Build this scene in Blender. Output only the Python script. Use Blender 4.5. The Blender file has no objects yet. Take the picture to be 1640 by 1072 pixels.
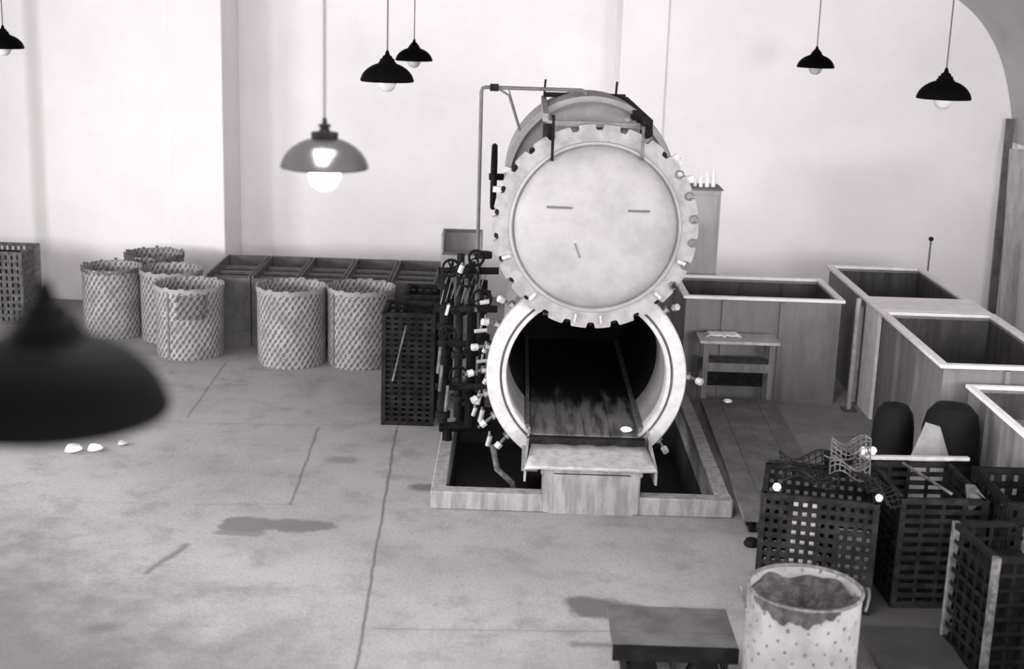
import bpy, math, random
from mathutils import Vector, Matrix
random.seed(7)
S = bpy.context.scene
COL = S.collection
PI = math.pi

# ------------------------------------------------------------------ mesh builder
class MB:
    def __init__(s): s.v=[]; s.f=[]; s.uv={}
    def add(s, vs, fs, M=None):
        b=len(s.v)
        for p in vs:
            p=Vector(p)
            if M is not None: p=M@p
            s.v.append(p)
        for f in fs: s.f.append([b+i for i in f])
        return b
    def box(s, x0,x1,y0,y1,z0,z1, M=None):
        s.add([(x0,y0,z0),(x1,y0,z0),(x1,y1,z0),(x0,y1,z0),(x0,y0,z1),(x1,y0,z1),(x1,y1,z1),(x0,y1,z1)],
              [(0,3,2,1),(4,5,6,7),(0,1,5,4),(1,2,6,5),(2,3,7,6),(3,0,4,7)],M); return s
    def beam(s, a, b, w, h=None, up=(0,0,1)):
        h=h or w; a=Vector(a); b=Vector(b); d=(b-a); L=d.length; d.normalize()
        u=Vector(up)
        if abs(d.dot(u))>.95: u=Vector((0,1,0))
        r=d.cross(u).normalized(); u=r.cross(d)
        M=Matrix((( r.x,d.x,u.x,a.x),(r.y,d.y,u.y,a.y),(r.z,d.z,u.z,a.z),(0,0,0,1)))
        return s.box(-w/2,w/2,0,L,-h/2,h/2,M)
    def tube(s, pts, r, n=10, cap=True):
        pts=[Vector(p) for p in pts]; rings=[]; b=len(s.v)
        ref=None
        for i,p in enumerate(pts):
            d=(pts[min(i+1,len(pts)-1)]-pts[max(i-1,0)]).normalized()
            if ref is None: ref=Vector((0,0,1)) if abs(d.z)<.9 else Vector((1,0,0))
            a=d.cross(ref).normalized(); ref=a.cross(d).normalized()
            rr=r[i] if isinstance(r,(list,tuple)) else r
            for k in range(n):
                t=2*PI*k/n; s.v.append(p+a*math.cos(t)*rr+ref*math.sin(t)*rr)
        for i in range(len(pts)-1):
            for k in range(n):
                k2=(k+1)%n; s.f.append([b+i*n+k,b+i*n+k2,b+(i+1)*n+k2,b+(i+1)*n+k])
        if cap:
            s.f.append([b+k for k in range(n)][::-1]); s.f.append([b+(len(pts)-1)*n+k for k in range(n)])
        return s
    def lathe(s, prof, n=48, M=None, a0=0, a1=2*PI, wob=0):
        """prof [(r,z)] about z"""
        b=len(s.v); full=abs(a1-a0-2*PI)<1e-6; m=n if full else n+1
        vals=[]
        for i,(r,z) in enumerate(prof):
            for k in range(m):
                t=a0+(a1-a0)*k/n
                w=1+wob*math.sin(3*t+1)+wob*.6*math.sin(5*t+z*4)
                p=Vector((r*w*math.cos(t),r*w*math.sin(t),z))
                s.v.append(M@p if M is not None else p)
        R=max(p[0] for p in prof); L=0
        for i in range(len(prof)-1):
            dL=math.hypot(prof[i+1][0]-prof[i][0],prof[i+1][1]-prof[i][1])
            for k in range(n):
                k2=(k+1)%m
                s.uv[len(s.f)]=[(R*2*PI*k/n,L),(R*2*PI*(k+1)/n,L),(R*2*PI*(k+1)/n,L+dL),(R*2*PI*k/n,L+dL)]
                s.f.append([b+i*m+k,b+i*m+k2,b+(i+1)*m+k2,b+(i+1)*m+k])
            L+=dL
        return s
    def build(s, name, mat, parent=None, bevel=0, smooth=True, loc=None):
        me=bpy.data.meshes.new(name)
        me.from_pydata([tuple(p) for p in s.v],[],s.f)
        if s.uv:
            L=me.uv_layers.new(name='UVMap')
            for pi,c in s.uv.items():
                po=me.polygons[pi]
                for j,li in enumerate(po.loop_indices): L.data[li].uv=c[j]
        me.materials.append(mat); me.validate(); me.update()
        if smooth:
            for p in me.polygons: p.use_smooth=True
            me.set_sharp_from_angle(angle=math.radians(35))
        o=bpy.data.objects.new(name,me); COL.objects.link(o)
        if parent: o.parent=parent
        if loc: o.location=loc
        if bevel:
            m=o.modifiers.new('bevel','BEVEL'); m.width=bevel; m.segments=2; m.limit_method='ANGLE'; m.harden_normals=False
        return o

def tag(o,label=None,cat=None,group=None,kind=None):
    if label: o['label']=label
    if cat: o['category']=cat
    if group: o['group']=group
    if kind: o['kind']=kind
    return o
def thing(name,label,cat,loc=(0,0,0),rz=0,group=None):
    o=bpy.data.objects.new(name,None); COL.objects.link(o); o.location=loc; o.rotation_euler=(0,0,rz)
    o.empty_display_size=.2
    return tag(o,label,cat,group)
def dup(root,loc,rz=0,label=None):
    r=root.copy(); COL.objects.link(r); r.location=loc; r.rotation_euler=(0,0,rz)
    if label: r['label']=label
    for ch in [o for o in COL.objects if o.parent==root]:
        c=ch.copy(); COL.objects.link(c); c.parent=r
        for g in [o for o in COL.objects if o.parent==ch]:
            d=g.copy(); COL.objects.link(d); d.parent=c
    return r
def struct(o): o['kind']='structure'; return o

# ------------------------------------------------------------------ materials
def tint(v): return (v, v*.965, v*.975, 1)
class NG:
    def __init__(s,name):
        s.m=bpy.data.materials.new(name); s.m.use_nodes=True; s.t=s.m.node_tree; s.N=s.t.nodes; s.L=s.t.links
        s.b=s.N['Principled BSDF']
    def n(s,typ,ins=None,**kw):
        x=s.N.new(typ)
        for k,v in kw.items(): setattr(x,k,v)
        if ins:
            for k,v in ins.items():
                if isinstance(v,bpy.types.NodeSocket): s.L.new(v,x.inputs[k])
                else: x.inputs[k].default_value=v
        return x
    def math(s,op,a,b=None,c=None,clamp=False):
        i={0:a}
        if b is not None: i[1]=b
        if c is not None: i[2]=c
        return s.n('ShaderNodeMath',i,operation=op,use_clamp=clamp).outputs[0]
    def vm(s,op,a,b=None):
        i={0:a}
        if b is not None: i[1]=b
        return s.n('ShaderNodeVectorMath',i,operation=op)
    def noise(s,vec,scale,detail=5,rough=.6,dist=0):
        return s.n('ShaderNodeTexNoise',{'Vector':vec,'Scale':scale,'Detail':detail,'Roughness':rough,'Distortion':dist}).outputs['Fac']
    def ramp(s,fac,a,b):
        return s.n('ShaderNodeMapRange',{0:fac,1:a,2:b,3:0.,4:1.},interpolation_type='SMOOTHSTEP').outputs[0]
    def mix(s,f,a,b,mode='MIX'):
        x=s.n('ShaderNodeMix',data_type='RGBA',blend_type=mode)
        for k,v in ((0,f),(6,a),(7,b)):
            if isinstance(v,bpy.types.NodeSocket): s.L.new(v,x.inputs[k])
            else: x.inputs[k].default_value=v
        return x.outputs[2]
    def col(s,c): s.L.new(c,s.b.inputs['Base Color'])
    def bump(s,h,st=.3,d=.01):
        x=s.n('ShaderNodeBump',{'Height':h,'Strength':st,'Distance':d}); s.L.new(x.outputs[0],s.b.inputs['Normal'])
_mc={}
def M(name,v,rough=.7,metal=0,var=.25,scale=6,v2=None,streak=False,bump=.15,spec=.4):
    """mottled painted / rusted surface: v base value, v2 the value of its worn patches"""
    if name in _mc: return _mc[name]
    g=NG(name); co=g.n('ShaderNodeTexCoord').outputs['Object']
    geo=g.n('ShaderNodeNewGeometry').outputs['Position']
    vec=geo
    if streak:
        vec=g.n('ShaderNodeMapping',{'Vector':geo,'Scale':(3,3,.5)}).outputs[0]
    n=g.noise(vec,scale,6,.65); n2=g.noise(geo,scale*7,3,.6)
    f=g.ramp(n,.35,.68)
    c=g.mix(f,tint(v),tint(v2 if v2 is not None else v*(1-var)))
    c=g.mix(g.math('MULTIPLY',g.ramp(n2,.5,.75),.5*min(1,var*2)),c,tint(v*(1-var)*.7))
    g.col(c); g.b.inputs['Roughness'].default_value=rough; g.b.inputs['Metallic'].default_value=metal
    g.b.inputs['Specular IOR Level'].default_value=spec
    if bump: g.bump(n2,bump,.01)
    _mc[name]=g.m; return g.m

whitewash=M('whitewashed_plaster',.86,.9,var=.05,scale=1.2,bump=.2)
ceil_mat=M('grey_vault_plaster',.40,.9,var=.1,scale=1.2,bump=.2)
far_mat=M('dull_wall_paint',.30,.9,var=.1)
wood_grey=M('weathered_grey_board',.16,.8,var=.35,scale=5,streak=True)
rim_pale=M('pale_rim_paint',.85,.6,var=.15,scale=8)
tank_mat=M('grey_tank_sheet',.19,.6,var=.25,scale=2.2,streak=True)
bin_mat=M('grey_bin_wood',.10,.8,var=.4,scale=4)
dark_iron=M('dark_rusted_iron',.009,.85,var=.5,scale=9,v2=.022,spec=.06)
black_iron=M('black_iron',.004,.7,var=.4,scale=9,v2=.010,spec=.08)
mid_iron=M('worn_iron',.05,.8,var=.5,scale=14,v2=.14)
light_metal=M('light_worn_metal',.42,.5,var=.3,scale=12)
flange_mat=M('pale_painted_steel',.27,.6,var=.28,scale=7,v2=.18)
ring_mat=M('bright_machined_flange',.46,.42,var=.2,scale=9)
door_mat=M('pale_door_paint',.29,.6,var=.15,scale=3.2,v2=.23)
shell_mat=M('grey_shell_paint',.24,.6,var=.3,scale=3)
soot=M('deep_black_iron',.003,.8,var=.4,scale=5,spec=.2)  # near-black iron; inside the autoclave it paints in the chamber's shade
liner_mat=M('autoclave_liner',.26,.55,var=.3,scale=4)
concrete=M('pale_concrete',.26,.9,var=.3,scale=5,v2=.15,streak=True)
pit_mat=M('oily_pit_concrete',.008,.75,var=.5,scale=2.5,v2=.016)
pipe_mat=M('grey_pipe_paint',.12,.6,var=.3,scale=8)
cart_mat=M('dark_deck_boards',.08,.8,var=.45,scale=4,v2=.13)
white_mat=M('white_bit',.9,.8,var=.05)
shade_black=M('black_enamel',.0012,.75,var=.2,scale=5,bump=0,spec=.04)
cord_mat=M('lamp_cord',.05,.7,var=.1)
cloth=M('pale_cloth',.85,.9,var=.1,scale=8)
cabinet_mat=M('pale_cabinet_paint',.34,.6,var=.15,scale=4,streak=True)
plate_mat=M('pale_floor_sheet',.24,.6,var=.25,scale=4)

def grey_enamel():
    g=NG('polished_grey_enamel'); g.b.inputs['Base Color'].default_value=tint(.12)
    g.b.inputs['Metallic'].default_value=.85; g.b.inputs['Roughness'].default_value=.22
    return g.m
shade_grey=grey_enamel()
def bulb_material(name,e,v=.9):
    g=NG(name); g.b.inputs['Base Color'].default_value=tint(v); g.b.inputs['Roughness'].default_value=.25
    g.b.inputs['Emission Color'].default_value=tint(1); g.b.inputs['Emission Strength'].default_value=e
    return g.m
bulb_lit=bulb_material('lit_frosted_bulb',4.0); bulb_off=bulb_material('frosted_bulb',0.0,.42)

def basket_material(name,v,dark,pitch,th,rot=.7,wt=.5):
    g=NG(name); uv=g.n('ShaderNodeTexCoord').outputs['UV']
    geo=g.n('ShaderNodeNewGeometry').outputs['Position']
    w=g.noise(uv,9,3,.5)
    uvd=g.vm('ADD',uv,g.n('ShaderNodeCombineXYZ',{0:g.math('MULTIPLY',w,.03),1:g.math('MULTIPLY',w,-.03)}).outputs[0]).outputs[0]
    sp=g.n('ShaderNodeSeparateXYZ',{0:uvd}); k=2*PI/pitch
    x,y=sp.outputs[0],sp.outputs[1]
    s1=g.math('SINE',g.math('MULTIPLY',g.math('ADD',x,g.math('MULTIPLY',y,-rot)),k))
    s2=g.math('SINE',g.math('MULTIPLY',g.math('ADD',x,g.math('MULTIPLY',y,rot*.9)),k*.93))
    h=g.math('MULTIPLY',g.math('ADD',s1,g.math('MULTIPLY',s2,wt)),1/(1+wt))
    h=g.math('ADD',h,g.math('MULTIPLY',g.math('SUBTRACT',g.noise(geo,13,4,.6),.5),.9))
    m=g.ramp(h,th,th+.45)
    n=g.noise(geo,4,5,.6)
    base=g.mix(g.ramp(n,.35,.7),tint(v),tint(v*.62))
    g.col(g.mix(m,base,tint(dark))); g.b.inputs['Roughness'].default_value=.75
    g.bump(g.math('SUBTRACT',1,m),.8,.012)
    return g.m
basket_mat=basket_material('diamond_mesh_sheet',.32,.10,.075,.0,.7,.6)
perf_mat=basket_material('perforated_pale_sheet',.21,.04,.12,.72,.9,1.0)

def floor_material():
    g=NG('stained_concrete_floor'); pos=g.n('ShaderNodeNewGeometry').outputs['Position']
    big=g.noise(pos,.45,6,.6); mid=g.noise(pos,2.3,6,.65); fine=g.noise(pos,28,4,.7)
    c=g.mix(g.ramp(big,.35,.65),tint(.27),tint(.205))
    c=g.mix(g.math('MULTIPLY',g.ramp(mid,.45,.75),.7),c,tint(.125))
    c=g.mix(g.math('MULTIPLY',g.ramp(fine,.42,.75),.45),c,tint(.12))
    c=g.mix(g.math('MULTIPLY',g.ramp(g.noise(pos,75,2,.5),.55,.7),.35),c,tint(.48))
    p2=g.vm('MULTIPLY',pos,(1,1,0)).outputs[0]
    nz=g.n('ShaderNodeTexNoise',{'Vector':pos,'Scale':3.2,'Detail':6.,'Roughness':.65}).outputs['Color']
    off=g.vm('SUBTRACT',nz,(.5,.5,.5)).outputs[0]
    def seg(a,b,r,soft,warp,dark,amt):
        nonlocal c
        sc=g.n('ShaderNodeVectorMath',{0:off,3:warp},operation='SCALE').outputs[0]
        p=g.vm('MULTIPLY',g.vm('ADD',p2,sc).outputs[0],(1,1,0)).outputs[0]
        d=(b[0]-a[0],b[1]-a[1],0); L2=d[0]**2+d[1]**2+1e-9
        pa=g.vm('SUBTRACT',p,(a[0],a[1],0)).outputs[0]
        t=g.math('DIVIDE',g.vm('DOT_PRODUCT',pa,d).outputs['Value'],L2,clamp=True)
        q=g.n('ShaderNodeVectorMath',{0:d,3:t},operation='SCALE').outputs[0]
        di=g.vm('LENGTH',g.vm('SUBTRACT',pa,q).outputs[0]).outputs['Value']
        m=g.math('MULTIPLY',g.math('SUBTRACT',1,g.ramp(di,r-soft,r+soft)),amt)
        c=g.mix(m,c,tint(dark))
    J=(.004,.012,.05)
    for a,b,k in [((-.93,7),(-1.2,13.97),.85),((-1.95,11.7),(-2.03,13.99),.75),((-3.48,14.2),(-3.55,16.5),.6),
                ((-3.5,14.0),(-1.3,14.1),.25),((-2.8,11.62),(-1.95,11.7),.3),((-.95,9.24),(.9,9.33),.4),((-1.2,13.97),(-1.25,17),.5),
                ((-6,11.5),(-2.8,11.62),.15)]:
        seg(a,b,.010,.014,.05,.05,k)
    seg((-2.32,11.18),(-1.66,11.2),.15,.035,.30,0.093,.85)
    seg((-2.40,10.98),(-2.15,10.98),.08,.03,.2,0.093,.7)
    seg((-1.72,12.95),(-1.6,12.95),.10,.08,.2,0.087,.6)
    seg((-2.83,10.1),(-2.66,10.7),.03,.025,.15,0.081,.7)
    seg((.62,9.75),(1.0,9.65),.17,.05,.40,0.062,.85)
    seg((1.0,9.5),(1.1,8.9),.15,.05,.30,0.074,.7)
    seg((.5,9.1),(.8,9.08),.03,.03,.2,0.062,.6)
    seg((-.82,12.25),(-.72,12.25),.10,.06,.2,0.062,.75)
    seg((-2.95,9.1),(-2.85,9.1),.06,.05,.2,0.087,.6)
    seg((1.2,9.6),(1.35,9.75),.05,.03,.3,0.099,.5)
    seg((-5.6,10.2),(-3.0,7.8),1.5,1.1,2.2,.05,.75)  # broad mottled dirt that also paints in the light falling off here
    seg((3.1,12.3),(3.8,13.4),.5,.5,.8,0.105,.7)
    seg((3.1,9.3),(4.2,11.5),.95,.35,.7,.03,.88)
    g.col(c); g.b.inputs['Roughness'].default_value=.75; g.b.inputs['Specular IOR Level'].default_value=.35
    g.bump(fine,.25,.01)
    return g.m
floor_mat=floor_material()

# ------------------------------------------------------------------ setting
m=MB(); X0,X1,Y0,Y1=-9.2,7.4,-3.2,21.0
# floor slab with the open pit left out
px0,px1,py0,py1=-.56,1.90,11.86,15.35
for (a,b,c,d) in [(X0,X1,Y0,py0),(X0,X1,py1,Y1),(X0,px0,py0,py1),(px1,X1,py0,py1)]: m.box(a,b,c,d,-.12,0)
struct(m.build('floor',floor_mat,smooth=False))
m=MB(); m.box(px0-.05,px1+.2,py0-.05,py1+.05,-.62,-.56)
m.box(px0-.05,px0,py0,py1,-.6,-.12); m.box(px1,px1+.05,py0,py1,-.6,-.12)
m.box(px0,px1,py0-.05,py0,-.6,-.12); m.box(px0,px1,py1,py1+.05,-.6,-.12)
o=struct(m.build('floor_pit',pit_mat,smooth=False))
# back wall, pilasters
m=MB(); m.box(X0-.3,-4.22,19.75,21.1,-.1,7.2); m.box(1.40,X1+.5,19.75,21.1,-.1,7.2); m.box(-4.22,1.40,20.9,21.1,-.1,7.2); struct(m.build('wall_back',whitewash,smooth=False))
for i,(a,b) in enumerate([(-5.0,-4.22),(1.40,2.05)]):
    m=MB(); m.box(a,b,19.72,19.75,0,6.6); struct(m.build('trim_%d'%(i+1),whitewash,bevel=.02,smooth=False))
# vault: profile swept along y
prof=[(7.15,0),(7.12,1.4),(7.05,2.75),(6.95,3.3),(6.74,3.92),(6.42,4.4),(6.03,4.72),(5.4,5.15),(4.4,5.65),(3.0,6.1),(1.2,6.4),(-1,6.5)]
YB=21.0
def smooth(P,k=5):
    out=[]
    for i in range(len(P)-1):
        p0=P[max(i-1,0)];p1=P[i];p2=P[i+1];p3=P[min(i+2,len(P)-1)]
        for q in range(k):
            t=q/k
            out.append(tuple(.5*((2*p1[c])+(-p0[c]+p2[c])*t+(2*p0[c]-5*p1[c]+4*p2[c]-p3[c])*t*t+(-p0[c]+3*p1[c]-3*p2[c]+p3[c])*t**3) for c in (0,1)))
    return out+[P[-1]]
def sweep(name,pts,mat,sgn):
    m=MB(); n=len(pts)
    for y in (Y0,YB):
        m.add([(x,y,z) for x,z in pts],[])
    for i in range(n-1): m.f.append([i,i+1,n+i+1,n+i])
    # outer skin for thickness
    b=len(m.v)
    for y in (Y0,YB):
        m.add([(x+ (x+1)*.03+.0*sgn, y, z+.18 if z>2.7 else z) for x,z in pts],[])
    for i in range(n-1): m.f.append([b+i+1,b+i,b+n+i,b+n+i+1])
    return struct(m.build(name,mat))
sweep('wall_right',prof[:3],whitewash,1)
left=[(-2-x,z) for x,z in prof]
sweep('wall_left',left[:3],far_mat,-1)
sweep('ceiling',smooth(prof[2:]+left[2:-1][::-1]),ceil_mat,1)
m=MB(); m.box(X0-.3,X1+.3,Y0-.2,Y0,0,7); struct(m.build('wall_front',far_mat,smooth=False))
# windows of the hall behind and beside the camera (daylight comes through them)
frame_mat=M('window_frame_paint',.5,.6)
def window(i,c,axis,w,h,power):
    """c centre on the inner wall face; axis +x/-x/+y the way the daylight goes"""
    d=Vector(axis); vert=abs(d.z)<.5
    side=Vector((0,0,1)).cross(d) if vert else Vector((1,0,0)); hu=Vector((0,0,1)) if vert else Vector((0,1,0))
    def P(s,u,t): return Vector(c)+side*s+hu*u+d*t
    m=MB()
    for s in (-w/2,0,w/2): m.beam(P(s,-h/2,.03),P(s,h/2,.03),.06)
    for u in (-h/2,-h/6,h/6,h/2): m.beam(P(-w/2,u,.03),P(w/2,u,.03),.06)
    struct(m.build('window_%d'%i,frame_mat,smooth=False))
    l=bpy.data.lights.new('daylight','AREA'); l.shape='RECTANGLE'; l.size=w; l.size_y=h; l.energy=power; l.color=(1,.985,.985)
    o=bpy.data.objects.new('window_daylight',l); COL.objects.link(o); o.location=Vector(c)+d*.01
    o.rotation_euler=d.to_track_quat('-Z','Y').to_euler()
W=[((-9.05,3.0,2.7),(1,0,0),2.6,2.4,600),((-9.05,8.0,2.7),(1,0,0),2.6,2.4,800),((-9.05,13.0,2.7),(1,0,0),2.6,2.4,430),
   ((6.98,2.5,2.9),(-1,0,0),2.4,2.0,400),((6.98,6.5,2.9),(-1,0,0),2.4,2.0,300),
   ((-5.0,-3.1,3.8),(0,1,0),3.0,2.6,200),((0.0,-3.1,4.4),(0,1,0),3.0,2.4,200),((4.8,-3.1,3.8),(0,1,0),2.6,2.6,450),
   ((-1.0,5.5,6.42),(0,0,-1),1.8,4.0,280)]
for i,a in enumerate(W): window(i+1,*a)

# ------------------------------------------------------------------ pendant lamps
def ceil_z(x):
    ax=abs(x+1)-1
    P=[(p[0],p[1]) for p in prof[2:]][::-1]
    for (a,za),(b,zb) in zip(P,P[1:]):
        if a<=ax<=b: return za+(zb-za)*(ax-a)/(b-a)
    return 6.5
def make_lamp(label,x,y,z,D,mat,lit,group=None,big=False,cr=.006,bd=.0):
    t=thing('pendant_lamp',label,'lamp',(x,y,z),0,group)
    R=D/2; k=R/.225
    m=MB()
    pr=[(R,0),(R*1.01,.006),(R*.985,.11*R),(R*.93,.24*R),(R*.84,.36*R),(R*.72,.47*R),(R*.57,.565*R),(R*.42,.63*R),(R*.29,.665*R)]
    inner=[(r-.004,h-.004) for r,h in pr[::-1]]
    m.lathe(pr+inner+[pr[0]],56)
    m.build('lamp_shade',mat,t)
    m=MB()
    if big: ne=[(R*.28,.66*R),(R*.31,.69*R),(R*.31,.80*R),(R*.13,.83*R),(R*.10,.91*R),(R*.14,.93*R),(R*.14,.98*R),(R*.06,1.0*R),(R*.05,1.10*R),(.008,1.13*R)]
    else: ne=[(R*.34,.64*R),(R*.33,.70*R),(R*.28,.73*R),(R*.27,.82*R),(R*.20,.84*R),(R*.17,.93*R),(R*.10,.96*R),(R*.06,1.1*R),(.006,1.15*R)]
    m.lathe(ne,32); m.build('lamp_neck',black_iron if big else shade_black,t)
    m=MB(); m.lathe([(q,zz-bd) for q,zz in [(.001,-.09),(.03,-.086),(.062,-.065),(.083,-.02),(.078,.02),(.045,.07),(.03,.1),(.028,.14),(.001,.14)]],32)
    m.build('bulb',bulb_lit if lit else bulb_off,t)
    zc=ceil_z(x)-z
    m=MB(); m.tube([(0,0,1.08*R),(0,0,zc-.03)],cr,8); m.build('cord',cord_mat,t)
    m=MB(); m.lathe([(.001,zc-.06),(.03,zc-.055),(.05,zc-.01),(.05,zc+.02)],20); m.build('ceiling_rose',cord_mat,t)
    return t
LG='pendant lamps hanging in two rows'
make_lamp('grey polished pendant lamp, sheen on shade, bright bulb showing',-.993,7.07,3.63,.45,shade_grey,True,big=True,bd=.03)
make_lamp('huge blurred black pendant lamp close to the viewer at left',-.888,2.54,3.70,.45,shade_black,False,cr=.0045,bd=-.03)
make_lamp('black pendant lamp with clear bulb between grey lamp and smallest middle lamp',-1.127,11.79,3.798,.45,shade_black,False)
make_lamp('small black pendant lamp, farther of the overlapping pair above the crates',-1.306,17.07,3.742,.45,shade_black,False)
make_lamp('black pendant lamp hanging nearest the right-hand wall',3.582,11.79,3.805,.45,shade_black,False)
make_lamp('small far black pendant lamp above the pale tanks',3.59,17.07,3.818,.45,shade_black,False)
make_lamp('small black pendant lamp cut by the left edge of view',-5.909,15.97,3.779,.45,shade_black,False)

# ------------------------------------------------------------------ autoclave curb (concrete)
t=thing('concrete_curb','low concrete curb framing the dark pit under the autoclave','curb',(0,0,0))
Hc=.17
m=MB(); m.box(-.69,.335,11.70,11.86,0,Hc); m.box(1.19,2.05,11.70,11.86,0,Hc); m.build('front_curb',concrete,t,bevel=.012)
m=MB(); m.box(-.69,-.56,11.86,15.35,0,Hc); m.build('side_curb',concrete,t,bevel=.012)
m=MB(); m.box(1.90,2.04,11.86,15.35,0,Hc); m.build('side_curb',concrete,t,bevel=.012)
m=MB(); m.box(-.69,2.04,15.35,15.48,0,Hc); m.build('back_curb',concrete,t,bevel=.012)
# front pedestal
m=MB(); m.box(.37,1.15,11.69,12.3,-.5,.40); m.box(.325,.43,11.688,12.3,.0,.43); m.box(1.10,1.20,11.688,12.3,0,.43)
m.box(.30,1.22,11.69,12.3,.36,.43)
m.build('front_pedestal',concrete,t,bevel=.015)

# ------------------------------------------------------------------ autoclave
AC=thing('autoclave','big round steel autoclave with lid raised above its open mouth','autoclave',(.705,12.4,0))
def part(m,name,mat,parent=AC,bevel=0,smooth=True,label=None):
    """geometry given in world coordinates, stored relative to the autoclave's base"""
    off=Vector(AC.location) if parent is AC or parent.parent is AC else Vector((0,0,0))
    if parent is not AC: off=Vector(AC.location)
    m.v=[p-off for p in m.v]
    o=m.build(name,mat,parent,bevel,smooth)
    if label: o['label']=label
    return o
CX_,CZ=.705,1.114
RY=Matrix.Translation((CX_,12.40,CZ))@Matrix.Rotation(PI/2,4,'X')   # local +z -> world -y
# vessel shell (closed cylinder behind the mouth), inner liner
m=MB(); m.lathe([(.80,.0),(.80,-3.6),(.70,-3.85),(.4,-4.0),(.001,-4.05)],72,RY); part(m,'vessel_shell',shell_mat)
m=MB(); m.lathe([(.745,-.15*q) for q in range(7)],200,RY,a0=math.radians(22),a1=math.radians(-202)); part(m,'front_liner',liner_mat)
m=MB(); m.lathe([(.745,-.0),(.745,-.9)],36,RY,a0=math.radians(22),a1=math.radians(158)); part(m,'upper_liner',soot,label='upper half of the chamber, its shade painted in black')  # upper half coloured black to put the shade under the arch into it
m=MB(); m.lathe([(.744,-.9),(.744,-3.5),(.5,-3.7),(.001,-3.75)],72,RY); part(m,'inner_chamber',soot)  # inner chamber coloured black to paint in its shade
# mouth ring with seal groove
m=MB(); m.lathe([(.745,-.12),(.745,.04),(.752,.05),(.785,.05),(.79,.02),(.805,.02),(.81,.055),(.92,.055),(.932,.04),(.932,-.09),(.80,-.12)],96,RY)
part(m,'mouth_ring',ring_mat)
m=MB(); m.lathe([(.786,.026),(.793,.036),(.803,.036),(.808,.026)],96,RY); part(m,'gasket',M('dark_rubber_gasket',.10,.8),label='dark rubber seal in the ring')
# hatch top inside the mouth (crossing channel under lid)
m=MB(); m.beam((.28,12.5,1.68),(1.13,12.5,1.68),.05); part(m,'cross_channel',mid_iron)
# floor plates inside
def chamber_plate():
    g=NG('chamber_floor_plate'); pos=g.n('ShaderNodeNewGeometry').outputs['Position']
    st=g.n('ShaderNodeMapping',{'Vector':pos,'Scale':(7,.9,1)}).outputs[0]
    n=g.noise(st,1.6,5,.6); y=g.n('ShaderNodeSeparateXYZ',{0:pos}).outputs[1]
    depth_fade=g.ramp(g.math('ADD',y,g.math('MULTIPLY',g.math('SUBTRACT',n,.5),2.2)),12.75,13.7)  # darkens with depth: light fading inside the chamber, put into the colour
    c=g.mix(g.ramp(n,.4,.62),tint(.13),tint(.05)); g.col(g.mix(depth_fade,c,tint(.004)))
    g.b.inputs['Roughness'].default_value=.75; g.b.inputs['Specular IOR Level'].default_value=.2; return g.m
plate_m=chamber_plate()
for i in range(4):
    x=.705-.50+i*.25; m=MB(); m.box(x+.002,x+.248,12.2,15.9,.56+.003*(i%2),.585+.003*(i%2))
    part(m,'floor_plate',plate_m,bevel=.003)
for s in (-1,1):
    m=MB(); m.beam((.705+s*.53,12.35,.60),(.705+s*.53,15.8,.60),.04,.06); part(m,'guide_rail',mid_iron)
# rusty sill under floor front + lip apron
m=MB(); m.box(.17,1.27,12.12,12.22,.47,.575); part(m,'dark_sill',dark_iron)
m=MB()
n=14
for j,(y,z) in enumerate([(12.16,.52),(12.0,.495),(11.8,.475),(11.66,.455),(11.655,.425)]):
    hw=.53+.035*j*.5
    for i in range(n+1):
        u=i/n; xx=.745+(u*2-1)*hw
        m.v.append(Vector((xx,y+(.03*math.sin(i*1.7) if j==0 else 0),z+.004*math.sin(i*2.1+j))))
for j in range(4):
    for i in range(n): m.f.append([j*(n+1)+i,(j+1)*(n+1)+i,(j+1)*(n+1)+i+1,j*(n+1)+i+1])
ap=part(m,'loading_apron',light_metal)
sm=ap.modifiers.new('thick','SOLIDIFY'); sm.thickness=.02
# side brackets of apron
for s in (-1,1):
    m=MB(); m.add([(.745+s*.545,12.3,.62),(.745+s*.58,11.68,.44),(.745+s*.58,11.68,.30),(.745+s*.545,12.3,.34),
                   (.745+s*.565,12.3,.62),(.745+s*.60,11.68,.44),(.745+s*.60,11.68,.30),(.745+s*.565,12.3,.34)],
                  [(0,1,2,3),(7,6,5,4),(0,4,5,1),(1,5,6,2),(2,6,7,3),(3,7,4,0)]); part(m,'apron_bracket',flange_mat)
# crumpled rag pieces on the sill are things of their own (below)

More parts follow.
